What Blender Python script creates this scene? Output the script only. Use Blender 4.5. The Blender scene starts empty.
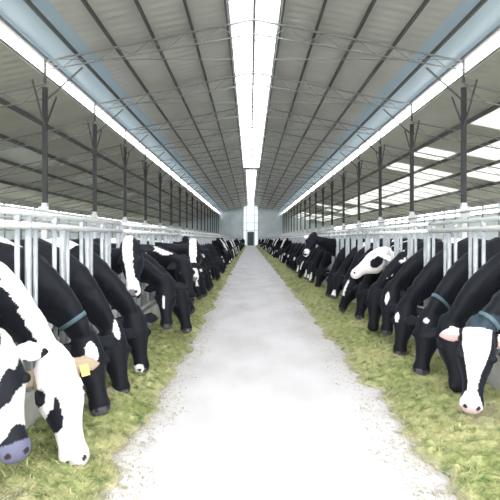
import bpy, math, random
from mathutils import Vector, noise
R = random.Random(7)
V = Vector
sc = bpy.context.scene
COL = sc.collection
F, HX, HY, EYE = 540.0, 250.0, 239.0, 1.5

def at(px, py, Y):
    """a pixel of the photograph at depth Y, as a point of the barn (camera at 0,0,EYE looking along +Y)"""
    return V(((px - HX) / F * Y, Y, EYE + (HY - py) / F * Y))

# ------------------------------------------------------------------ materials
def mat(name, base=(.5, .5, .5), rough=.6, metal=0.0, **k):
    m = bpy.data.materials.new(name); m.use_nodes = True
    nt = m.node_tree; b = nt.nodes['Principled BSDF']
    b.inputs['Base Color'].default_value = (*base, 1)
    b.inputs['Roughness'].default_value = rough
    b.inputs['Metallic'].default_value = metal
    if 'spec' in k: b.inputs['Specular IOR Level'].default_value = k['spec']
    return m, nt, b

def noise_col(nt, b, c0, c1, scale, detail=5, lo=.35, hi=.65, stretch=(1, 1, 1), bump=0, bump_scale=None, bdist=.02):
    N, L = nt.nodes, nt.links
    tc = N.new('ShaderNodeTexCoord'); mp = N.new('ShaderNodeMapping'); mp.inputs['Scale'].default_value = stretch
    L.new(tc.outputs['Object'], mp.inputs['Vector'])
    n = N.new('ShaderNodeTexNoise'); n.inputs['Scale'].default_value = scale; n.inputs['Detail'].default_value = detail
    L.new(mp.outputs[0], n.inputs['Vector'])
    r = N.new('ShaderNodeValToRGB'); r.color_ramp.elements[0].position = lo; r.color_ramp.elements[1].position = hi
    r.color_ramp.elements[0].color = (*c0, 1); r.color_ramp.elements[1].color = (*c1, 1)
    L.new(n.outputs['Fac'], r.inputs['Fac']); L.new(r.outputs['Color'], b.inputs['Base Color'])
    if bump:
        n2 = N.new('ShaderNodeTexNoise'); n2.inputs['Scale'].default_value = bump_scale or scale * 4; n2.inputs['Detail'].default_value = 4
        L.new(mp.outputs[0], n2.inputs['Vector'])
        bm = N.new('ShaderNodeBump'); bm.inputs['Strength'].default_value = bump; bm.inputs['Distance'].default_value = bdist
        L.new(n2.outputs['Fac'], bm.inputs['Height']); L.new(bm.outputs[0], b.inputs['Normal'])
    return r, mp

def corrugate(nt, b, axis='Y', period=.25, strength=.5):
    N, L = nt.nodes, nt.links
    tc = N.new('ShaderNodeTexCoord'); w = N.new('ShaderNodeTexWave')
    w.wave_type = 'BANDS'; w.bands_direction = axis; w.inputs['Scale'].default_value = .314 / period
    L.new(tc.outputs['Object'], w.inputs['Vector'])
    bm = N.new('ShaderNodeBump'); bm.inputs['Strength'].default_value = strength; bm.inputs['Distance'].default_value = .03
    L.new(w.outputs['Fac'], bm.inputs['Height']); L.new(bm.outputs[0], b.inputs['Normal'])

def sheet(name, color, see, trans, rough=.4):
    """daylight sheet: partly clear, partly translucent"""
    m = bpy.data.materials.new(name); m.use_nodes = True
    nt = m.node_tree; N, L = nt.nodes, nt.links
    b = N['Principled BSDF']; b.inputs['Base Color'].default_value = (*color, 1); b.inputs['Roughness'].default_value = rough
    t = N.new('ShaderNodeBsdfTranslucent'); t.inputs['Color'].default_value = (*color, 1)
    g = N.new('ShaderNodeBsdfTransparent'); g.inputs['Color'].default_value = (*color, 1)
    m1 = N.new('ShaderNodeMixShader'); m1.inputs[0].default_value = trans
    L.new(b.outputs[0], m1.inputs[1]); L.new(t.outputs[0], m1.inputs[2])
    m2 = N.new('ShaderNodeMixShader'); m2.inputs[0].default_value = see
    L.new(m1.outputs[0], m2.inputs[1]); L.new(g.outputs[0], m2.inputs[2])
    L.new(m2.outputs[0], N['Material Output'].inputs['Surface'])
    return m

M = {}
m, nt, b = mat('concrete_aisle', rough=.75)
r, mp = noise_col(nt, b, (.52, .50, .505), (.64, .62, .63), 1.6, 9, .30, .62, (1, .45, 1), .25, 30, .01)
M['aisle'] = m
m, nt, b = mat('alley_concrete', rough=.8); noise_col(nt, b, (.36, .35, .33), (.48, .47, .44), 1.2, 6, bump=.3); M['alley'] = m
m, nt, b = mat('kerb_concrete', rough=.8); noise_col(nt, b, (.35, .35, .33), (.5, .5, .48), 3, 6, bump=.3); M['kerb'] = m
m, nt, b = mat('roof_lining', rough=.5); noise_col(nt, b, (.66, .65, .62), (.78, .77, .74), .35, 4, stretch=(1, 1, 1)); corrugate(nt, b, 'Y', .5, .5); M['roof'] = m
m, nt, b = mat('outer_roof_lining', rough=.55); noise_col(nt, b, (.58, .575, .50), (.70, .69, .62), .35, 4); corrugate(nt, b, 'Y', .5, .5); M['roof_outer'] = m
m, nt, b = mat('dark_steel', (.11, .11, .11), .6, .1); M['steel'] = m
m, nt, b = mat('column_steel', (.045, .047, .05), .6, .1); M['colm'] = m
m, nt, b = mat('grey_steel', (.26, .265, .27), .6, .1); M['steel2'] = m
m, nt, b = mat('galvanised_pipe', rough=.42, metal=.3); noise_col(nt, b, (.30, .32, .345), (.46, .48, .51), 6, 4); M['galv'] = m
m, nt, b = mat('white_paint', (.74, .75, .75), .45); M['white'] = m
m, nt, b = mat('cream_wall', rough=.8); noise_col(nt, b, (.5, .5, .48), (.66, .66, .64), .8, 5); M['wall'] = m
m, nt, b = mat('end_wall_sheet', rough=.6); noise_col(nt, b, (.50, .57, .60), (.62, .68, .70), .5, 4); corrugate(nt, b, 'X', .4, .4); M['endwall'] = m
m, nt, b = mat('door_grey', (.09, .10, .115), .6); M['door'] = m
m, nt, b = mat('meadow', rough=.9); noise_col(nt, b, (.22, .26, .14), (.38, .38, .28), .2, 5); M['outside'] = m
M['ridge'] = sheet('ridge_skylight_sheet', (.93, .95, .96), .55, .6)
M['ridge2'] = sheet('far_ridge_skylight_sheet', (.95, .97, .98), .85, .6)
M['blue'] = sheet('blue_roof_sheet', (.57, .67, .73), .0, .145)
M['panel'] = sheet('bright_roof_sheet', (.92, .92, .88), .05, .30)
M['panel2'] = sheet('dim_roof_sheet', (.60, .61, .57), .0, .15)
M['curtain'] = sheet('side_curtain_sheet', (.80, .84, .84), .03, .20)
M['endglass'] = sheet('end_window_sheet', (.88, .93, .95), .05, .35)

m, nt, b = mat('silage', rough=.85, spec=.15)
N, L = nt.nodes, nt.links
ca = N.new('ShaderNodeVertexColor'); ca.layer_name = 'col'
L.new(ca.outputs['Color'], b.inputs['Base Color'])
n2 = N.new('ShaderNodeTexNoise'); n2.inputs['Scale'].default_value = 45; n2.inputs['Detail'].default_value = 6
tc = N.new('ShaderNodeTexCoord'); L.new(tc.outputs['Object'], n2.inputs['Vector'])
bm_ = N.new('ShaderNodeBump'); bm_.inputs['Strength'].default_value = .8; bm_.inputs['Distance'].default_value = .02
L.new(n2.outputs['Fac'], bm_.inputs['Height']); L.new(bm_.outputs[0], b.inputs['Normal'])
M['silage'] = m

m, nt, b = mat('hide', rough=.6, spec=.14)
N, L = nt.nodes, nt.links
ca = N.new('ShaderNodeVertexColor'); ca.layer_name = 'col'
L.new(ca.outputs['Color'], b.inputs['Base Color'])
try:
    b.inputs['Sheen Weight'].default_value = .045; b.inputs['Sheen Roughness'].default_value = .4
    b.inputs['Sheen Tint'].default_value = (.55, .75, 1, 1)
except Exception: pass
n2 = N.new('ShaderNodeTexNoise'); n2.inputs['Scale'].default_value = 90; n2.inputs['Detail'].default_value = 3
tc = N.new('ShaderNodeTexCoord'); L.new(tc.outputs['Object'], n2.inputs['Vector'])
bm_ = N.new('ShaderNodeBump'); bm_.inputs['Strength'].default_value = .25; bm_.inputs['Distance'].default_value = .006
L.new(n2.outputs['Fac'], bm_.inputs['Height']); L.new(bm_.outputs[0], b.inputs['Normal'])
M['hide'] = m
m, nt, b = mat('yellow_tag', (.62, .42, .08), .4); M['tag'] = m
m, nt, b = mat('blue_strap', (.07, .115, .14), .7); M['strap'] = m
m, nt, b = mat('eye_dark', (.01, .008, .008), .08); M['eye'] = m

# ------------------------------------------------------------------ mesh helpers
class MB:
    def __init__(s): s.v = []; s.f = []
    def add(s, v, f):
        o = len(s.v); s.v += [tuple(p) for p in v]; s.f += [tuple(i + o for i in q) for q in f]; return s
    def box(s, a, b):
        x0, y0, z0 = a; x1, y1, z1 = b
        return s.add([(x0,y0,z0),(x1,y0,z0),(x1,y1,z0),(x0,y1,z0),(x0,y0,z1),(x1,y0,z1),(x1,y1,z1),(x0,y1,z1)],
              [(0,3,2,1),(4,5,6,7),(0,1,5,4),(1,2,6,5),(2,3,7,6),(3,0,4,7)])
    def beam(s, p, q, w, h, up=(0, 0, 1)):
        p, q = V(p), V(q); d = (q - p).normalized(); up = V(up)
        sd = d.cross(up)
        if sd.length < 1e-4: sd = d.cross(V((1, 0, 0)))
        sd.normalize(); u = sd.cross(d)
        v = []
        for c in (p, q):
            for a, e in ((-1,-1),(1,-1),(1,1),(-1,1)): v.append(c + sd * (a * w / 2) + u * (e * h / 2))
        return s.add(v, [(0,1,2,3),(7,6,5,4),(0,4,5,1),(1,5,6,2),(2,6,7,3),(3,7,4,0)])
    def tube(s, pts, r, n=10):
        pts = [V(p) for p in pts]; rs = r if isinstance(r, (list, tuple)) else [r] * len(pts)
        rings = []; ref = None
        for i, p in enumerate(pts):
            d = (pts[min(i+1, len(pts)-1)] - pts[max(i-1, 0)]).normalized()
            if ref is None: ref = V((1, 0, 0)) if abs(d.x) < .8 else V((0, 0, 1))
            u = (ref - d * ref.dot(d)).normalized(); ref = u; w = d.cross(u)
            rings.append([p + (u * math.cos(2*math.pi*k/n) + w * math.sin(2*math.pi*k/n)) * rs[i] for k in range(n)])
        return s.rings(rings)
    def rings(s, rings):
        n = len(rings[0]); v = [q for r_ in rings for q in r_]; f = []
        for i in range(len(rings) - 1):
            for k in range(n):
                f.append((i*n+k, i*n+(k+1) % n, (i+1)*n+(k+1) % n, (i+1)*n+k))
        f.append(tuple(range(n-1, -1, -1))); f.append(tuple((len(rings)-1)*n + k for k in range(n)))
        return s.add(v, f)
    def mesh(s, name, m=None, smooth=False):
        me = bpy.data.meshes.new(name); me.from_pydata(s.v, [], s.f)
        if m: me.materials.append(m)
        if smooth: me.polygons.foreach_set('use_smooth', [True] * len(me.polygons))
        me.update(); return me
    def build(s, name, m, parent=None, smooth=False, loc=None):
        return link(name, s.mesh(name, m, smooth), parent, loc)

def link(name, data, parent=None, loc=None):
    o = bpy.data.objects.new(name, data); COL.objects.link(o)
    if parent: o.parent = parent
    if loc is not None: o.location = loc
    return o
def empty(name, loc=(0, 0, 0)):
    o = bpy.data.objects.new(name, None); COL.objects.link(o); o.location = loc; o.empty_display_size = .1; return o
def tag(o, label=None, cat=None, group=None, kind=None):
    if label: o['label'] = label
    if cat: o['category'] = cat
    if group: o['group'] = group
    if kind: o['kind'] = kind
    return o
def copy_tree(o, parent=None):
    c = o.copy(); COL.objects.link(c)
    if parent: c.parent = parent
    for ch in KIDS.get(o.name, ()): copy_tree(ch, c)
    return c
KIDS = {}
def index_kids():
    KIDS.clear()
    for o in bpy.data.objects:
        if o.parent: KIDS.setdefault(o.parent.name, []).append(o)
def struct(o): o['kind'] = 'structure'; return o

# ------------------------------------------------------------------ the barn
CX = .15; Y0, Y1 = -3.0, 124.0
FL, FR = -1.63, 2.28                     # feed fences
WL, WR = CX - 19.3, CX + 19.3
def zi(x): return 9.3 - .2 * abs(x - CX)                 # inner roof
def zo(x): return 7.1 - .2 * (abs(x - CX) - 7.25)        # outer roof
INN, OUT = 7.25, 19.3

struct(MB().box((FL, Y0, -.15), (FR, Y1, 0)).build('floor', M['aisle']))
struct(MB().box((WL, Y0, -.15), (FL - .002, Y1, -.004)).build('floor', M['alley']))
struct(MB().box((FR + .002, Y0, -.15), (WR, Y1, -.004)).build('floor', M['alley']))
struct(MB().box((-160, -60, -.6), (160, 260, -.3)).build('ground', M['outside']))

def roof_strip(xa, xb, zf, ya, yb, m, name='ceiling', t=.04):
    v = []
    for y in (ya, yb):
        v += [(xa, y, zf(xa)), (xb, y, zf(xb)), (xb, y, zf(xb) + t), (xa, y, zf(xa) + t)]
    return struct(MB().add(v, [(0,1,2,3),(7,6,5,4),(0,4,5,1),(1,5,6,2),(2,6,7,3),(3,7,4,0)]).build(name, m))
SK, SK2, YJ = .86, .62, 58.0
for sg in (-1, 1):
    a, b_ = (CX + sg * SK, CX + sg * 5.75)
    roof_strip(a, b_, zi, Y0, YJ, M['roof'])
    roof_strip(CX + sg * SK2, b_, zi, YJ, Y1, M['roof'])
    roof_strip(b_, CX + sg * INN, zi, Y0, Y1, M['blue'], 'window_1' if sg < 0 else 'window_2')
for k, (ya, yb, sk) in enumerate(((Y0, YJ - .5, SK), (YJ + 1.3, Y1, SK2))):
    # raised ridge light with a low kerb
    mb = MB()
    for sg in (-1, 1):
        x0, x1 = CX + sg * sk, CX
        mb.add([(x0, ya, zi(x0) + .12), (x1, ya, zi(x1) + .16), (x1, yb, zi(x1) + .16), (x0, yb, zi(x0) + .12)], [(0,1,2,3)])
    struct(mb.build('window_%d' % (3 + k), M['ridge' if k == 0 else 'ridge2']))
    fr = MB()
    for sg in (-1, 1):
        x0 = CX + sg * sk
        fr.box((x0 - .03, ya, zi(x0) - .02), (x0 + .03, yb, zi(x0) + .16))
    y = ya + .5
    while y < yb:
        for sg in (-1, 1): fr.beam((CX + sg * sk, y, zi(CX + sk) + .10), (CX, y, zi(CX) + .13), .035, .05)
        y += 2.0
    struct(fr.build('trim_%d' % (1 + k), M['white']))
    struct(MB().box((CX - .05, ya, zi(CX) + .02), (CX + .05, yb, zi(CX) + .13)).build('trim_%d' % (3 + k), M['galv']))
struct(MB().box((CX - .9, YJ - .5, zi(CX) - .2), (CX + .9, YJ + 1.3, zi(CX) - .12)).build('ceiling', M['roof']))

# outer roofs: lining, with daylight sheets between the purlins
PO = [7.25, 9.3, 11.4, 13.5, 16.2, 19.3]
BAY = 6.0; TY = [6.7 + BAY * i for i in range(20)]     # truss lines
for sg in (-1, 1):
    for j in range(5):
        xa, xb = CX + sg * PO[j], CX + sg * PO[j + 1]
        if j in ((1, 2, 3) if sg > 0 else (2,)):
            # sheets alternate: lining and daylight panels bay by bay
            lin, lit = MB(), MB()
            y = Y0; k = 0
            while y < Y1:
                w = 3.0
                light = (R.random() < (.0, .25, .62, .66)[j]) if sg > 0 else (R.random() < .4)
                tgt = lit if light else lin
                v = []
                for yy in (y, min(y + w, Y1)):
                    v += [(xa, yy, zo(xa)), (xb, yy, zo(xb)), (xb, yy, zo(xb) + .04), (xa, yy, zo(xa) + .04)]
                tgt.add(v, [(0,1,2,3),(7,6,5,4),(0,4,5,1),(1,5,6,2),(2,6,7,3),(3,7,4,0)])
                y += w; k += 1
            struct(lin.build('ceiling', M['roof_outer'])); struct(lit.build('window_%d' % (5 + j + (10 if sg > 0 else 0)), M['panel'] if sg > 0 else M['panel2']))
        else:
            roof_strip(xa, xb, zo, Y0, Y1, M['roof_outer'])

# purlins and the two roof step beams
def purlin(x, z, w, h, label, group, m='steel'):
    o = MB().box((x - w/2, Y0 + .1, z - h), (x + w/2, Y1 - .1, z)).build('purlin', M[m])
    tag(o, label, 'roof beam', group)
for sg in (-1, 1):
    side = 'on the dull-roofed side' if sg < 0 else 'on the bright-panelled side'
    for x in (.93, 2.15, 3.5, 4.85, 6.2):
        purlin(CX + sg*x, zi(CX + sg*x) - .03, .07, .13, 'slim dark steel purlin under the inner roof ' + side, 'inner roof purlins ' + side)
    for x in PO[1:5]:
        purlin(CX + sg*x, zo(CX + sg*x) - .03, .10, .17, 'dark steel purlin under the low outer roof ' + side, 'outer roof purlins ' + side)
    x = CX + sg * INN
    tag(MB().box((x - .06, Y0 + .1, zi(x) - .16), (x + .06, Y1 - .1, zi(x) - .03)).build('roof_step_beam', M['steel2']),
        'dark steel beam along the upper edge of the bright roof gap ' + side, 'roof beam')
    tag(MB().box((x - .06 + sg*.05, Y0 + .1, zo(x) + .045), (x + .06 + sg*.05, Y1 - .1, zo(x) + .12)).build('roof_step_beam', M['steel2']),
        'grey steel beam along the lower edge of the bright roof gap ' + side, 'roof beam')

# trusses
TD = .5
def truss():
    root = empty('roof_truss', (0, TY[0], 0))
    for sg in (-1, 1):
        for (xa, xb, zf, off, n) in ((CX + sg*.0, CX + sg*INN, zi, .20, 6), (CX + sg*INN, CX + sg*OUT, zo, .24, 8)):
            o = off
            MB().beam((xa, 0, zf(xa) - o), (xb, 0, zf(xb) - o), .055, .055).build('top_chord', M['steel2'], root)
            MB().beam((xa, 0, zf(xa) - o - TD), (xb, 0, zf(xb) - o - TD*.6), .04, .04).build('bottom_chord', M['steel2'], root)
            w = MB()
            for i in range(n * 2):
                ta, tb = i / (2*n), (i + 1) / (2*n)
                pa, pb = xa + (xb - xa)*ta, xa + (xb - xa)*tb
                la = zf(pa) - o - (TD*(1 - .4*ta) if i % 2 else 0); lb = zf(pb) - o - (0 if i % 2 else TD*(1 - .4*tb))
                w.beam((pa, 0, la), (pb, 0, lb), .022, .022)
            w.build('web_lattice', M['steel2'], root)
        x = CX + sg * INN
        MB().beam((x, 0, zo(x) - .2), (x, 0, zi(x) - .17), .08, .08).build('step_post', M['steel'], root)
        MB().beam((x + sg*.08, 0, zo(x) - .9), (CX + sg*(INN - 1.3), 0, zi(INN - 1.3) - .7), .05, .05).build('knee_brace', M['steel'], root)
    MB().tube([(CX - INN, 0, 7.72), (CX + INN, 0, 7.72)], .016, 6).build('tie_rod', M['steel2'], root)
    for x in (-3.6, 3.6): MB().tube([(CX + x, 0, 7.72), (CX + x, 0, zi(CX + x) - .65)], .012, 6).build('hanger', M['steel2'], root)
    return root
t0 = truss(); index_kids()
for i, y in enumerate(TY):
    t = t0 if i == 0 else copy_tree(t0)
    t.location.y = y
    if i == 0: tag(t, 'lattice steel roof truss spanning the barn, nearest to the front', 'roof truss', 'roof trusses')
    else: tag(t, 'dark lattice steel roof truss spanning the barn beyond the first one', 'roof truss', 'roof trusses')

# columns
def column(x, lab, grp):
    r = empty('steel_column', (x, TY[0], 0)); sg = 1 if x > 0 else -1
    MB().box((-.075, -.075, 2.75), (.075, .075, 6.75)).build('shaft', M['colm'], r)
    MB().box((-.09, -.09, 0), (.09, .09, 2.75)).build('painted_foot', M['white'], r)
    MB().box((-.16, -.16, 0), (.16, .16, .05)).build('base_plate', M['steel2'], r)
    MB().box((-.17, -.15, 2.25), (.17, -.092, 2.62)).build('junction_box', M['white'], r)
    MB().beam((0, .06, 5.4), (0, 1.1, 6.7), .05, .05).build('brace', M['steel'], r)
    MB().beam((0, -.06, 5.4), (0, -1.1, 6.7), .05, .05).build('brace', M['steel'], r)
    return r
for sg in (-1, 1):
    side = 'on the dull-roofed side' if sg < 0 else 'on the bright-panelled side'
    x = CX + sg * 7.25
    c0 = column(x, '', ''); index_kids()
    for i, y in enumerate(TY):
        c = c0 if i == 0 else copy_tree(c0)
        c.location = (x, y, 0)
        words = {2: 'first dark steel column in view ' + side, 3: 'second dark steel column in view ' + side, 4: 'third dark steel column in view ' + side}
        if i in words: tag(c, words[i], 'column', 'steel columns ' + side)
        else: tag(c, 'slender dark steel column farther along ' + side if i > 4 else 'steel column at the near end ' + side, 'column', 'steel columns ' + side)
    for z, rr in ((2.42, .045), (2.12, .03)):
        o = MB().tube([(x - sg*.2, Y0 + .2, z), (x - sg*.2, Y1 - .2, z)], rr, 8).build('service_pipe', M['white'])
        tag(o, ('thick upper' if z > 2.3 else 'thin lower') + ' white service pipe along the columns ' + side, 'pipe')

# side walls: low wall, curtain opening, header
for sg, nm in ((-1, 'wall_left'), (1, 'wall_right')):
    x = CX + sg * OUT
    struct(MB().box((x - .1, Y0, -.1), (x + .1, Y1, 1.0)).build(nm, M['wall']))
    struct(MB().box((x - .08, Y0, 4.25), (x + .08, Y1, zo(x) + .05)).build(nm, M['wall']))
    struct(MB().box((x - .01, Y0, 1.0), (x + .01, Y1, 3.55)).build('window_%d' % (30 if sg < 0 else 31), M['curtain']))
    fr = MB(); y = Y0
    while y < Y1:
        fr.box((x - .09, y, 1.0), (x + .09, y + .14, 4.25)); y += 3.0
    for z in (2.2, 3.55): fr.box((x - .05, Y0, z - .04), (x + .05, Y1, z + .04))
    struct(fr.build('trim_%d' % (10 if sg < 0 else 11), M['galv']))

# end wall with its tall daylight strip and door
def gable(mb, y, x0, x1, t=.1):
    xs = [x0, x1]
    z = [zi(q) if abs(q - CX) <= INN else zo(q) for q in xs]
    v = []
    for yy in (y, y + t):
        v += [(x0, yy, 0), (x1, yy, 0), (x1, yy, z[1]), (x0, yy, z[0])]
    mb.add(v, [(0,3,2,1),(4,5,6,7),(0,1,5,4),(1,2,6,5),(2,3,7,6),(3,0,4,7)])
e = MB()
for a, b_ in ((-19.3, -7.25), (-7.249, -1.7), (1.7, 7.249), (7.25, 19.3)): gable(e, Y1, CX + a, CX + b_)
struct(e.build('wall_back', M['endwall']))
e = MB()
gable(e, Y1, CX - 1.69, CX); gable(e, Y1, CX, CX + 1.69)
struct(e.build('window_40', M['endglass']))
e = MB()
for xx in (-1.7, -.9, .9, 1.7): e.box((CX + xx - .06, Y1 - .08, 0), (CX + xx + .06, Y1 + .05, 8.9))
for z in (3.5, 5.2, 7.0): e.box((CX - 1.7, Y1 - .08, z - .06), (CX + 1.7, Y1 + .05, z + .06))
struct(e.build('trim_20', M['galv']))
struct(MB().box((CX - .75, Y1 - .12, 0), (CX + .75, Y1 - .09, 3.2)).build('door_1', M['door']))
# wall behind the camera: open gable end with columns only (daylight enters)

# feed kerbs
for x, nm in ((FL, 'kerb'), (FR, 'kerb')):
    sg = -1 if x < 0 else 1
    struct(MB().box((min(x - .02*1, x + sg*.16), Y0, 0), (max(x + .02*1, x + sg*.16), Y1, .38)).build('trim_%d' % (30 if sg < 0 else 31), M['kerb']))

# ------------------------------------------------------------------ head locks
PITCH = .72; NST = 8
YL0, YR0 = 2.86 - .72 * 2 - .36, 4.35 - .72 * 4 - .36    # first stall boundaries
def headlock(single=False):
    root = empty('headlock_panel')
    W = NST * PITCH
    parts = []
    parts.append(('top_rail', MB().tube([(0, .02, 1.60), (0, W - .02, 1.60)], .028, 8)))
    parts.append(('control_pipe', MB().tube([(0, .01, 1.69), (0, W - .01, 1.69)], .022, 8)))
    parts.append(('lower_rail', MB().tube([(0, .02, .46), (0, W - .02, .46)], .03, 8)))
    for k in range(NST):
        parts.append(('upright_bar', MB().tube([(0, k*PITCH + .03, .38 if k % 4 == 0 else .46), (0, k*PITCH + .03, 1.67 if k % 4 == 0 else 1.60)], .026, 8)))
        c = k*PITCH + .36
        parts.append(('neck_bar', MB().tube([(0, c - .20, .46), (0, c - .20, 1.60)], .02, 8)))
        mb = MB().tube([(0, c + .26, .46), (0, c + .20, .9), (0, c + .20, 1.60)], .02, 8)
        mb.box((-.02, c + .18, 1.60), (.02, c + .22, 1.68))
        parts.append(('locking_bar', mb))
    if single:
        mb = MB()
        for _, p in parts: mb.add(p.v, p.f)
        me = mb.mesh('headlock_panel', M['galv'], True)
        bpy.data.objects.remove(root)
        return link('headlock_panel', me)
    for n, p in parts: p.build(n, M['white'] if n in ('top_rail', 'control_pipe') else M['galv'], root, True)
    return root
hp = headlock(); hs = headlock(True); index_kids()
first = {'hp': True, 'hs': True}
for sg, x, ys in ((-1, FL, YL0), (1, FR, YR0)):
    side = 'on the dull-roofed side' if sg < 0 else 'on the bright-panelled side'
    for i in range(int((Y1 - 1 - ys) / (NST * PITCH))):
        y = ys + i * NST * PITCH
        far = y > 40; key = 'hs' if far else 'hp'; src = hs if far else hp
        if first[key]: o = src; first[key] = False
        else: o = copy_tree(src)
        o.location = (x, y, 0)
        if i < 2: tag(o, ('nearest' if i == 0 else 'second nearest') + ' galvanised headlock panel of the feed fence ' + side, 'feed fence panel', 'headlock panels ' + side)
        else: tag(o, 'galvanised headlock panel farther down the feed fence ' + side, 'feed fence panel', 'headlock panels ' + side)

# ------------------------------------------------------------------ cows
BLACK, WHITE, PINK, GREY = (.0075, .0085, .012), (.80, .79, .77), (.42, .27, .25), (.09, .085, .10)
def bez(p, t):
    a = 1 - t
    return p[0]*a**3 + p[1]*3*a*a*t + p[2]*3*a*t*t + p[3]*t**3
def ring(c, U, W_, a, b_, n=20, pw=2.0):
    out = []
    for k in range(n):
        th = 2*math.pi*k/n; cs, sn = math.cos(th), math.sin(th)
        out.append(c + U*(a*math.copysign(abs(cs)**(2/pw), cs)) + W_*(b_*math.copysign(abs(sn)**(2/pw), sn)))
    return out
TORSO = [(-1.88,1.17,.08,.12),(-1.83,1.17,.19,.22),(-1.68,1.15,.26,.30),(-1.42,1.11,.28,.35),(-1.0,1.07,.305,.38),(-.62,1.10,.30,.385),(-.36,1.15,.27,.37),(-.16,1.14,.18,.29),(-.03,1.13,.10,.17)]
HEAD = [(-.13,.04,.03,-.03),(-.10,.075,.06,-.035),(-.05,.100,.085,-.03),(.0,.112,.110,-.035),(.08,.126,.142,-.052),(.16,.140,.165,-.066),(.24,.126,.162,-.068),(.31,.100,.130,-.048),(.39,.078,.096,-.022),(.46,.072,.080,-.012),(.515,.084,.078,-.010),(.56,.082,.066,-.012),(.59,.060,.046,-.016),(.605,.03,.02,-.016)]

class CowSpec: pass
def make_cow(P, N, Fh, vox=.02, seed=0, paint=None, white_body=.12, legs=True, scale=1.0, neck_k=.4, blaze=None, ear_drop=.25):
    """P poll, N nose, Fh face direction, all in the cow's own frame (fence at x=0, cow faces +x)"""
    P, N, Fh = V(P), V(N), V(Fh)
    d = (N - P).normalized(); Fn = (Fh - d*Fh.dot(d)).normalized(); S = d.cross(Fn)
    mb = MB()
    mb.rings([ring(V((x, 0, z)), V((0,1,0)), V((0,0,1)), w, h, 20, 2.3) for x, z, w, h in TORSO])
    # withers ridge and hips
    B0 = V((-.40, 0, 1.16)); B1 = V((-.08, P.y*.1, 1.24))
    S1 = V((.05, P.y*.3, 1.22)); nd = ((P - S1).normalized() + d*neck_k).normalized()
    Pn = P + Fn*-.045 + d*.02
    B2 = Pn - nd*.24; bz = [B0, B1, B2, Pn]
    nr = []; NK = 12; pts = []
    for i in range(NK + 1):
        t = i/NK; c = bez(bz, t); tg = (bez(bz, min(t + .02, 1)) - bez(bz, max(t - .02, 0))).normalized()
        up = (V((0,0,1))*(1-t) + Fn*t*1.2); up = (up - tg*up.dot(tg)).normalized(); sd = tg.cross(up)
        w = .215*(1-t)**1.3 + .074*(1 - (1-t)**1.3); h = .33*(1-t)**.95 + .108*(1 - (1-t)**.95)
        nr.append(ring(c, sd, up, w, h, 18)); pts.append((c, sd, up, w, h))
    mb.rings(nr)
    hs_ = scale
    mb.rings([ring(P + d*(t*hs_) + Fn*(o*hs_), S, Fn, w*hs_, h*hs_, 22, 2.25) for t, w, h, o in HEAD])
    # brow, ears, nostril wings
    for s in (-1, 1):
        base = P + d*.02 + S*(s*.085) - Fn*.03
        tip = base + (S*s*1.0 + d*ear_drop - Fn*.18).normalized()*.215
        ax = (tip - base).normalized(); wv = (d - ax*d.dot(ax)).normalized(); tv = ax.cross(wv)
        mb.rings([ring(base + (tip - base)*t, wv, tv, w, th, 12) for t, w, th in ((-.1,.022,.02),(.15,.040,.020),(.5,.066,.016),(.8,.046,.013),(1.0,.010,.009))])
        e = P + d*.19*hs_ + S*(s*.118*hs_) + Fn*(.035*hs_)
        mb.rings([ring(e + d*(.035*q), S, Fn, .030*math.sqrt(max(.02, 1-q*q)), .026*math.sqrt(max(.02, 1-q*q)), 10) for q in (-.98,-.6,0,.6,.98)])
    if legs:
        for s in (-1, 1):
            mb.tube([(-.34,s*.13,1.0),(-.33,s*.15,.78),(-.31,s*.155,.56),(-.31,s*.155,.46),(-.33,s*.155,.2),(-.31,s*.155,.10),(-.29,s*.155,.04),(-.28,s*.155,.0)], [.12,.095,.06,.062,.036,.046,.058,.062], 12)
            mb.tube([(-1.55,s*.16,1.1),(-1.48,s*.18,.85),(-1.56,s*.17,.66),(-1.74,s*.16,.50),(-1.72,s*.16,.24),(-1.68,s*.16,.11),(-1.65,s*.16,.04),(-1.64,s*.16,.0)], [.17,.15,.09,.055,.038,.046,.058,.062], 12)
        mb.rings([ring(V((-1.42 + q*.19, 0, .70)), V((0,1,0)), V((0,0,1)), .16*math.sqrt(1.001-q*q), .13*math.sqrt(1.001-q*q), 14) for q in (-1,-.8,-.4,0,.4,.8,1)])
        for a in (-.08, .08):
            for s in (-1, 1): mb.tube([(-1.42 + a, s*.07, .62), (-1.42 + a, s*.07, .53)], [.02, .014], 8)
        mb.tube([(-1.84,0,1.40),(-1.93,0,1.30),(-1.95,0,.95),(-1.94,.01,.75),(-1.94,.02,.58),(-1.94,.02,.48)], [.03,.026,.022,.03,.042,.02], 8)
    raw = mb.mesh('raw'); tmp = bpy.data.objects.new('tmp', raw); COL.objects.link(tmp)
    md = tmp.modifiers.new('r', 'REMESH'); md.mode = 'VOXEL'; md.voxel_size = vox; md.use_smooth_shade = True
    ms = tmp.modifiers.new('s', 'SMOOTH'); ms.factor = .5; ms.iterations = 3 if vox < .015 else 2
    dg = bpy.context.evaluated_depsgraph_get(); me = bpy.data.meshes.new_from_object(tmp.evaluated_get(dg))
    bpy.data.objects.remove(tmp); bpy.data.meshes.remove(raw)
    me.name = 'cow'; me.materials.clear(); me.materials.append(M['hide'])
    # muscle and skin folds
    nm = [v.normal.copy() for v in me.vertices]
    for v, nn in zip(me.vertices, nm):
        co = v.co
        k = .012*noise.noise(co*5 + V((seed, 0, 0))) + .006*noise.noise(co*13 + V((0, seed, 0)))
        if -.25 < co.x < .6 and co.z > .5 and (co - P).length > .14:
            k += .0035*math.sin(co.x*38 - co.z*22 + 4*noise.noise(co*3))*max(0, min(1, .5 + noise.noise(co*2.3 + V((9, 0, seed)))*2))
        if (co - P).dot(d) > .0 and (co - P).length < .7: k *= .25
        v.co = co + nn*k
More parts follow.
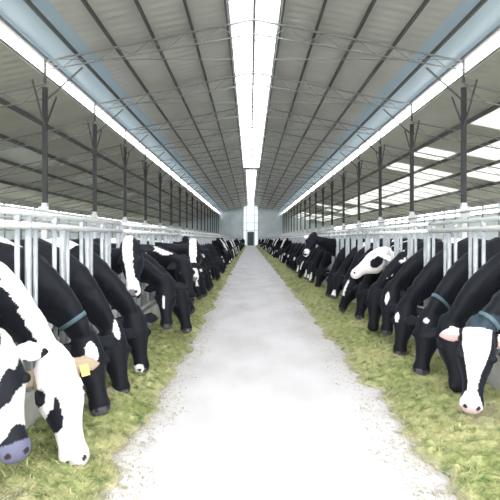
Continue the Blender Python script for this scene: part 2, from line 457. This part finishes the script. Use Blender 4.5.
    # coat
    ca = me.color_attributes.new('col', 'FLOAT_COLOR', 'POINT')
    buf = []
    off = V((seed*7.31, seed*3.17, seed*1.7))
    for v in me.vertices:
        co = v.co; r_ = co - P; t = r_.dot(d)/hs_; s = r_.dot(S)/hs_; f = r_.dot(Fn)/hs_
        n = noise.noise(co*1.9 + off); n2 = noise.noise(co*9 + off)*.5 + noise.noise(co*23 + off)*.3
        inhead = t > -.14 and abs(s) < .32 and abs(f) < .22 and (co - P).length < .75*hs_
        # how far along the neck
        if inhead and t > -.13:
            g = 'head'
        elif co.x > -.1 and co.z > .38: g = 'neck'
        else: g = 'body'
        if g == 'neck' and paint:
            j = min(range(NK + 1), key=lambda q: (co - pts[q][0]).length_squared)
            f = (co - pts[j][0]).dot(pts[j][2])/pts[j][4]; s = (co - pts[j][0]).dot(pts[j][1])/pts[j][3]; t = j/NK
        c = None
        if paint: c = paint(g, co, t, s, f, n, n2)
        if c is None:
            if g == 'head':
                c = BLACK
                if blaze:
                    t0_, t1_, w0, w1 = blaze
                    if t0_ < t + n2*.02 < t1_ and f > -.02 and abs(s + n2*.006) < w0 + (w1 - w0)*(t - t0_)/(t1_ - t0_): c = WHITE
                if t > .535: c = GREY
            elif g == 'neck':
                c = WHITE if n > .62 - white_body*.8 else BLACK
            else:
                c = WHITE if n + n2*.08 > .42 - white_body else BLACK
                if co.z < .5: c = WHITE if co.z > .06 else (.05, .045, .04)
                if -1.6 < co.x < -1.2 and co.z < .74 and abs(co.y) < .17 and co.z > .5: c = PINK
        if g == 'head' and min((co - (P + d*.19*hs_ + S*(q*.128*hs_) + Fn*(.035*hs_))).length for q in (-1, 1)) < .026: c = (.01, .008, .008)
        if g == 'head' and t > .5 and min((co - (P + d*.56*hs_ + S*(q*.048*hs_) + Fn*(.045*hs_))).length for q in (-1, 1)) < .019: c = (.03, .02, .02)
        buf += (*c, 1)
    ca.data.foreach_set('color', buf)
    o = link('cow', me)
    info = CowSpec(); info.P, info.N, info.d, info.F, info.S, info.pts, info.hs = P, N, d, Fn, S, pts, hs_
    return o, info

def collar(o, info, i=8):
    c, sd, up, w, h = info.pts[i]; c2 = info.pts[i + 1][0]; ax = (c2 - c).normalized()
    def rr(k, g): return ring(c + ax*k, sd, up, w + g, h + g, 28)
    mb = MB(); a, b_, e, f = rr(-.017, .002), rr(-.017, .012), rr(.017, .010), rr(.017, .0)
    v = a + b_ + e + f; n = 28; fc = []
    for q in range(4):
        for k in range(n): fc.append((q*n + k, q*n + (k+1) % n, ((q+1) % 4)*n + (k+1) % n, ((q+1) % 4)*n + k))
    mb.add(v, fc); s = mb.build('neck_strap', M['strap'], o, True); s['label'] = 'blue neck strap'
def ear_tag(o, info, s):
    base = info.P + info.d*.06 + info.S*(s*.18) + info.F*-.045
    t = base + info.F*.03
    mb = MB(); mb.beam(t - info.d*.005, t + info.d*.07, .055, .006, up=info.F); mb.tube([t - info.F*.03, t + info.F*.006], .008, 8)
    g = mb.build('ear_tag', M['tag'], o); g['label'] = 'yellow ear tag'

COWS = []
def hero(side, yc, P, N, Fw, label, **k):
    """P, N: world points; Fw: world direction the face looks"""
    x = FL if side < 0 else FR; rot = 0 if side < 0 else math.pi
    def loc(p): return V(((p.x - x)*(-side), (p.y - yc)*(-side), p.z))
    def dr(p): p = V(p); return V((p.x*(-side), p.y*(-side), p.z))
    ct = k.pop('collar', None); et = k.pop('etag', None)
    o, inf = make_cow(loc(P), loc(N), dr(Fw), **k)
    o.location = (x, yc, 0); o.rotation_euler = (0, 0, rot)
    tag(o, label, 'cow', 'cows at the headlocks')
    if ct: collar(o, inf, ct)
    for s in (et or ()): ear_tag(o, inf, s)
    COWS.append(o); return o, inf

# --- row on the left of the feed aisle
def p_piebald(g, co, t, s, f, n, n2):
    if g == 'head':
        if t > .50: return (.12, .12, .18)
        k = noise.noise(V((t*7, s*9, f*9)) + V((3.1, .4, 5))) + n2*.15
        return BLACK if k > .02 else (.55, .54, .53)
    if g == 'neck': return BLACK
hero(-1, 2.86, at(-5, 350, 2.95), at(12, 436, 2.86), (.55, -.8, .35), 'piebald grey-muzzled cow at the frame edge beside the heart-patched white face',
     vox=.011, seed=1, paint=p_piebald, etag=(1,))
def p_heart(g, co, t, s, f, n, n2):
    if g == 'head':
        if f > -.06 and (((t - .32)/.062)**2 + ((s - .062)/.048)**2 < 1 + n2*.5 or ((t - .26)/.07)**2 + ((s - .035)/.02)**2 < 1): return BLACK
        if ((t - .17)/.05)**2 + ((s*EYES + .125)/.045)**2 < 1.0 + n2*.4: return BLACK
        if abs(s) > .115 and t < .12: return (.30, .24, .17)
        return (.80, .77, .76) if t < .54 else (.62, .56, .58)
    if g == 'neck': return WHITE if f*.8 - s*.7 > .40 + n2*.25 or t > .96 else BLACK
EYES = -1
hero(-1, 3.58, at(54, 364, 3.56), at(75, 459, 3.40), (.35, -.9, .35), 'white-faced cow with a black heart-shaped patch and a white-banded neck',
     vox=.011, seed=2, paint=p_heart, etag=(-1,), scale=1.12)
def p_star(t0, t1, s0, w, col=WHITE, body=None):
    def p(g, co, t, s, f, n, n2):
        if g == 'head' and f > -.02 and ((t - (t0 + t1)/2)/((t1 - t0)/2))**2 + ((s - s0)/max(w, .001))**2 < 1 + n2*.6: return col
        if g == 'head' and t > .545: return GREY
        if g == 'head': return BLACK
        if g == 'neck': return body(co) if body else BLACK
    return p
hero(-1, 4.30, at(86, 340, 4.36), at(103, 419, 4.22), (.5, -.8, .3), 'black cow with a blue neck strap and a white forehead patch, muzzle in the feed',
     vox=.013, seed=3, paint=p_star(.03, .2, .0, .05), collar=9)
hero(-1, 5.02, at(113, 331, 5.05), at(123, 396, 4.95), (.6, -.75, .3), 'black cow with a small white spot at the poll, next beyond the strapped cow',
     vox=.014, seed=4, paint=p_star(-.1, .09, .0, .03))
hero(-1, 5.74, at(135, 316, 5.72), at(143, 374, 5.66), (.5, -.8, .3), 'black feeding cow with a white-tipped muzzle below the raised white-blazed face',
     vox=.014, seed=5, paint=p_star(.50, .60, .05, .05))
def p_blaze(g, co, t, s, f, n, n2):
    if g == 'head':
        if f > -.03 and abs(s + n2*.01) < .06 + max(0, t - .4)*.3 - (0.012 if .2 < t < .4 else 0) and t < .60: return (.20, .18, .19) if t > .53 and abs(s) < .035 else WHITE
        return BLACK
    if g == 'neck': return BLACK
hero(-1, 6.46, at(129, 246, 6.30), at(133, 291, 6.15), (-.08, -1, .25), 'cow with raised head and broad white blaze staring straight ahead',
     vox=.012, seed=6, paint=p_blaze, neck_k=0)
hero(-1, 7.18, at(165, 283, 7.1), at(167, 330, 6.95), (.05, -1, .35), 'black cow with lowered wide head and pale streak on the muzzle',
     vox=.014, seed=7, paint=p_star(.18, .34, .02, .02))
def p_stripe(g, co, t, s, f, n, n2):
    if g == 'head': return GREY if t > .545 else BLACK
    if g == 'neck': return WHITE if f > .35 and abs(s - .30) < .30 + n2*.2 and t > .2 else BLACK
hero(-1, 7.90, at(180, 292, 7.85), at(186, 325, 7.75), (.4, -.8, .3), 'plain black cow feeding between the wide lowered head and the striped neck',
     vox=.016, seed=28, paint=p_star(.5, .6, 0, .0))
hero(-1, 8.62, at(184, 262, 8.5), at(190, 296, 8.3), (.4, -.8, .4), 'black cow with a white diagonal stripe along its neck crest',
     vox=.016, seed=8, paint=p_stripe)
hero(-1, 9.34, at(193, 246, 9.2), at(194, 281, 9.1), (.05, -1, .25), 'smaller white-blazed face held high behind the stripe-necked cow',
     vox=.016, seed=9, paint=p_blaze, neck_k=0)

# --- row on the right
def p_r1(g, co, t, s, f, n, n2):
    if g == 'head':
        if abs(s) > .14 and t < .14: return (.72, .66, .62) if t < .045 else PINK
        if t < -.02: return (.03, .045, .06)
        w = .098 - .065*min(1, max(0, (t - .12)/.26)) + max(0, t - .44)*.55
        if f > -.06 and abs(s - .012 + n2*.01) < w: return (.80, .78, .78) if t < .56 else (.55, .42, .44)
        return BLACK
    if g == 'neck': return BLACK
hero(1, 4.35, at(479, 332, 4.30), at(470, 420, 4.14), (-.28, -.95, .3), 'black cow with long white blaze and pale muzzle, nearest on its row',
     vox=.011, seed=11, paint=p_r1, collar=10, scale=1.05)
hero(1, 5.07, at(450, 326, 5.06), at(457, 376, 4.86), (-.3, -.9, .3), 'all-black cow between the long-blazed cow and the starred cow',
     vox=.014, seed=12, paint=lambda g, co, t, s, f, n, n2: BLACK if g != 'body' else None)
hero(1, 5.79, at(429, 318, 5.65), at(419, 381, 5.50), (-.5, -.8, .3), 'black cow with tiny white forehead star, muzzle deep in the green feed',
     vox=.014, seed=13, paint=p_star(.02, .07, .0, .03), collar=9)
hero(1, 6.51, at(406, 306, 6.5), at(399, 354, 6.4), (-.5, -.8, .3), 'black cow with a white cheek fleck beyond the starred cow',
     vox=.016, seed=14, paint=p_star(.1, .22, .06, .03))
hero(1, 7.23, at(391, 290, 7.2), at(386, 332, 7.1), (-.6, -.75, .3), 'black cow with two small white face marks beside the white-headed cow',
     vox=.016, seed=15, paint=p_star(.05, .2, .0, .025))
def p_white(g, co, t, s, f, n, n2):
    if g == 'head':
        if ((t - .20)/.11)**2 + ((f + .02)/.075)**2 < 1 + n2*.4: return BLACK
        return (.72, .68, .67)
    if g == 'neck': return WHITE if n2 > .05 else BLACK
hero(1, 8.67, at(381, 252, 8.55), at(352, 276, 8.4), (-.45, -.3, .9), 'white-headed cow with a black eye patch, head lifted sideways',
     vox=.013, seed=16, paint=p_white, neck_k=0, scale=1.05)
hero(1, 7.95, at(376, 290, 7.9), at(373, 325, 7.8), (-.5, -.8, .3), 'black cow feeding below the lifted white head',
     vox=.016, seed=17, paint=lambda g, co, t, s, f, n, n2: (WHITE if g == 'neck' and n2 > .28 else BLACK) if g != 'body' else None)
def p_big(g, co, t, s, f, n, n2):
    if g == 'head': return WHITE if (t > .42 and n2 > -.1) or (abs(s) > .1 and t < .1 and s > 0) else BLACK
    if g == 'neck': return BLACK
hero(1, 4.35 + .72*14, at(313, 236, 14.2), at(304, 258, 14.0), (-.3, -.8, .5), 'tall black cow with raised head and white muzzle, midway down its row',
     vox=.02, seed=18, paint=p_big, neck_k=0)

# --- the rest of both rows: eight coats and poses, copied
kinds = {-1: [], 1: []}
for side in (-1, 1):
    for i in range(10):
        rr = random.Random(100 + i + 40*side)
        up = i in (3, 8); q = side      # the side of the cow towards the open end of the aisle
        if up:
            P = V((.30, rr.uniform(-.08, .08), rr.uniform(1.30, 1.48))); N_ = P + V((.26, q*rr.uniform(.1, .25), -.42)); Fh = V((.7, q*.5, .6))
        else:
            P = V((rr.uniform(.26, .40), rr.uniform(-.08, .08), rr.uniform(.66, .80))); N_ = P + V((rr.uniform(.12, .24), q*rr.uniform(-.02, .12), -.55)); N_.z = rr.uniform(.14, .20); Fh = V((.6, q*rr.uniform(.4, 1.0), .4))
        bl = [(0, .3, .03, .03), None, (.0, .56, .05, .03), (-.02, .6, .055, .05), (.42, .6, .03, .07), (.05, .17, .04, .03), None, (.3, .56, .02, .04), (0, .5, .03, .02), None][i]
        o, inf = make_cow(P, N_, Fh, vox=.026, seed=30 + i + 5*side, white_body=rr.uniform(0, .3), blaze=bl, neck_k=0 if up else .4)
        kinds[side].append(o)
words_k = ['black cow with a narrow white face streak', 'plain black-faced cow', 'cow with a full white blaze', 'cow lifting its white-blazed head', 'black cow with a white-tipped muzzle', 'cow with a white forehead star',
           'dark cow with a lowered black head', 'black cow with a white snip above the muzzle', 'cow raising its streaked head', 'black cow stooping to the feed']
used = set(); R2 = random.Random(21); last = -1
def place(side, yc, i, n):
    global last
    w = [0, 1, 1, 1, 2, 4, 5, 5, 6, 6, 6, 7, 9, 9, 9, 3, 8]
    k = R2.choice(w)
    while k == last and k not in (1, 6, 9): k = R2.choice(w)
    last = k
    src = kinds[side][k]
    if (side, k) in used: o = src.copy(); COL.objects.link(o)
    else: o = src; used.add((side, k))
    o.location = (FL if side < 0 else FR, yc, 0)
    o.rotation_euler = (0, 0, (0 if side < 0 else math.pi) + R2.uniform(-.012, .012))
    row = 'dull-roofed side' if side < 0 else 'bright-panelled side'
    zone = 'just past the nearer cows' if yc < 14 else ('partway down' if yc < 32 else 'far down')
    tag(o, words_k[k] + ' ' + zone + ', ' + row, 'cow', '%s %s, %s' % (words_k[k], zone, row))
i = 10; y = 2.86 + .72*10
while y < Y1 - 3:
    if R2.random() < (.97 if y < 30 else .80): place(-1, y, i, 0)
    y += .72 if y < 60 else .90
i = 7; k = 7
y = 4.35 + .72*7
while y < Y1 - 3:
    if k != 14 and R2.random() < (.97 if y < 30 else .80): place(1, y, k, 0)
    y += .72 if y < 60 else .90; k += 1
for sd in (-1, 1):
    for k, o in enumerate(kinds[sd]):
        if (sd, k) not in used: bpy.data.objects.remove(o)

# ------------------------------------------------------------------ feed
def feed(xe, xf, name, label, seed):
    """xe: ragged edge on the aisle, xf: at the fence kerb"""
    rr = random.Random(seed); mb = MB(); cols = []
    ys = [-1.0]
    while ys[-1] < Y1 - 1: ys.append(ys[-1] + max(.035, .007*abs(ys[-1])))
    NX = 36
    def edge(y): return xe + (.10*noise.noise(V((0, y*.9, seed))) + .07*noise.noise(V((3, y*3.1, seed))) + .04*noise.noise(V((5, y*9, seed))))*(1 if xf < 0 else -1)*1.3
    def hgt(x, y, u):
        base = .015 + .15*min(1, u*1.6)**.8
        return base*(.75 + .5*noise.noise(V((x*2.5, y*2.0, seed)))) + .035*noise.noise(V((x*9, y*9, seed)))*min(1, u*6) + .018*noise.noise(V((x*28, y*28, seed)))*min(1, u*8)
    def colour(x, y, u):
        a = noise.noise(V((x*1.7, y*1.3, seed + 9))); c = noise.noise(V((x*14, y*14, seed + 3)))
        g = V((.21, .25, .09)); ye = V((.40, .39, .19)); br = V((.46, .41, .30)); dk = V((.085, .12, .05))
        q = g.lerp(ye, min(1, max(0, .5 + a*.8 + c*1.3)))
        if u < .10: q = q.lerp(br, .75*(1 - u/.10))
        if c < -.25: q = q.lerp(dk, min(1, (-c - .25)*2.5))
        if u > .5 and y < 5: q = q.lerp(br, max(0, min(.8, a*1.6)))
        return q
    for y in ys:
        e = edge(y)
        for j in range(NX + 1):
            u = j/NX; x = e + (xf - e)*u**1.2
            mb.v.append((x, y, max(.001, hgt(x, y, u)) if j else -.01)); c = colour(x, y, u); cols.append(c)
    n = NX + 1
    for a in range(len(ys) - 1):
        for j in range(NX): mb.f.append((a*n + j, a*n + j + 1, (a+1)*n + j + 1, (a+1)*n + j))
    # loose stalks
    for q in range(26000):
        y = 2.4 + 16*(rr.random()**1.7)
        u = rr.random()**1.1
        if rr.random() < .16: u = -rr.random()**1.8*.30
        e = edge(y); x = e + (xf - e)*u
        if abs(x) < .1: continue
        z = max(0, hgt(x, y, u)) if u > 0 else 0
        L_ = rr.uniform(.025, .085)*(1 if u > 0 else .6); th = rr.uniform(0, math.tau); ti = rr.uniform(-.1, .55) if u > .03 else .02
        dv = V((math.cos(th)*math.cos(ti), math.sin(th)*math.cos(ti), math.sin(ti)))*L_
        w = V((-math.sin(th), math.cos(th), 0))*rr.uniform(.0015, .004)
        p = V((x, y, z + .004)); o_ = len(mb.v)
        mb.v += [tuple(p - w), tuple(p + w), tuple(p + dv*.55 + w + V((0,0,.006))), tuple(p + dv*.55 - w + V((0,0,.006))), tuple(p + dv)]
        mb.f += [(o_, o_+1, o_+2, o_+3), (o_+3, o_+2, o_+4)]
        c = colour(x, y, max(u, .0))*rr.uniform(.75, 1.35)
        cols += [c]*5
    me = mb.mesh(name, M['silage'])
    ca = me.color_attributes.new('col', 'FLOAT_COLOR', 'POINT')
    buf = []
    for c in cols: buf += (c[0], c[1], c[2], 1)
    ca.data.foreach_set('color', buf)
    tag(link(name, me), label, 'feed', None, 'stuff')
feed(-.84, FL + .04, 'silage', 'chopped green silage heaped along the feed fence on the dull-roofed side', 3)
feed(1.20, FR - .04, 'silage', 'chopped yellow-green silage heaped along the feed fence on the bright-panelled side', 5)

# ------------------------------------------------------------------ light: overcast sky
w = bpy.data.worlds.new('sky'); sc.world = w; w.use_nodes = True
N, L = w.node_tree.nodes, w.node_tree.links
bg = N['Background']; bg.inputs['Strength'].default_value = 8.0
bg.inputs['Color'].default_value = (.95, .965, 1.0, 1)

cam = bpy.data.cameras.new('camera'); co = bpy.data.objects.new('camera', cam); COL.objects.link(co)
cam.sensor_width = 36; cam.lens = F/500*36; cam.shift_y = -(250 - HY)/500; cam.clip_end = 500
co.location = (0, 0, EYE); co.rotation_euler = (math.pi/2, 0, 0); sc.camera = co
vs = sc.view_settings
vs.view_transform = 'Standard'; vs.look = 'None'; vs.exposure = 0.0; vs.gamma = 1.0
try: vs.use_curve_mapping = False
except Exception: pass
sc.cycles.max_bounces = 10; sc.cycles.diffuse_bounces = 6; sc.cycles.transparent_max_bounces = 16
sc.cycles.use_denoising = True
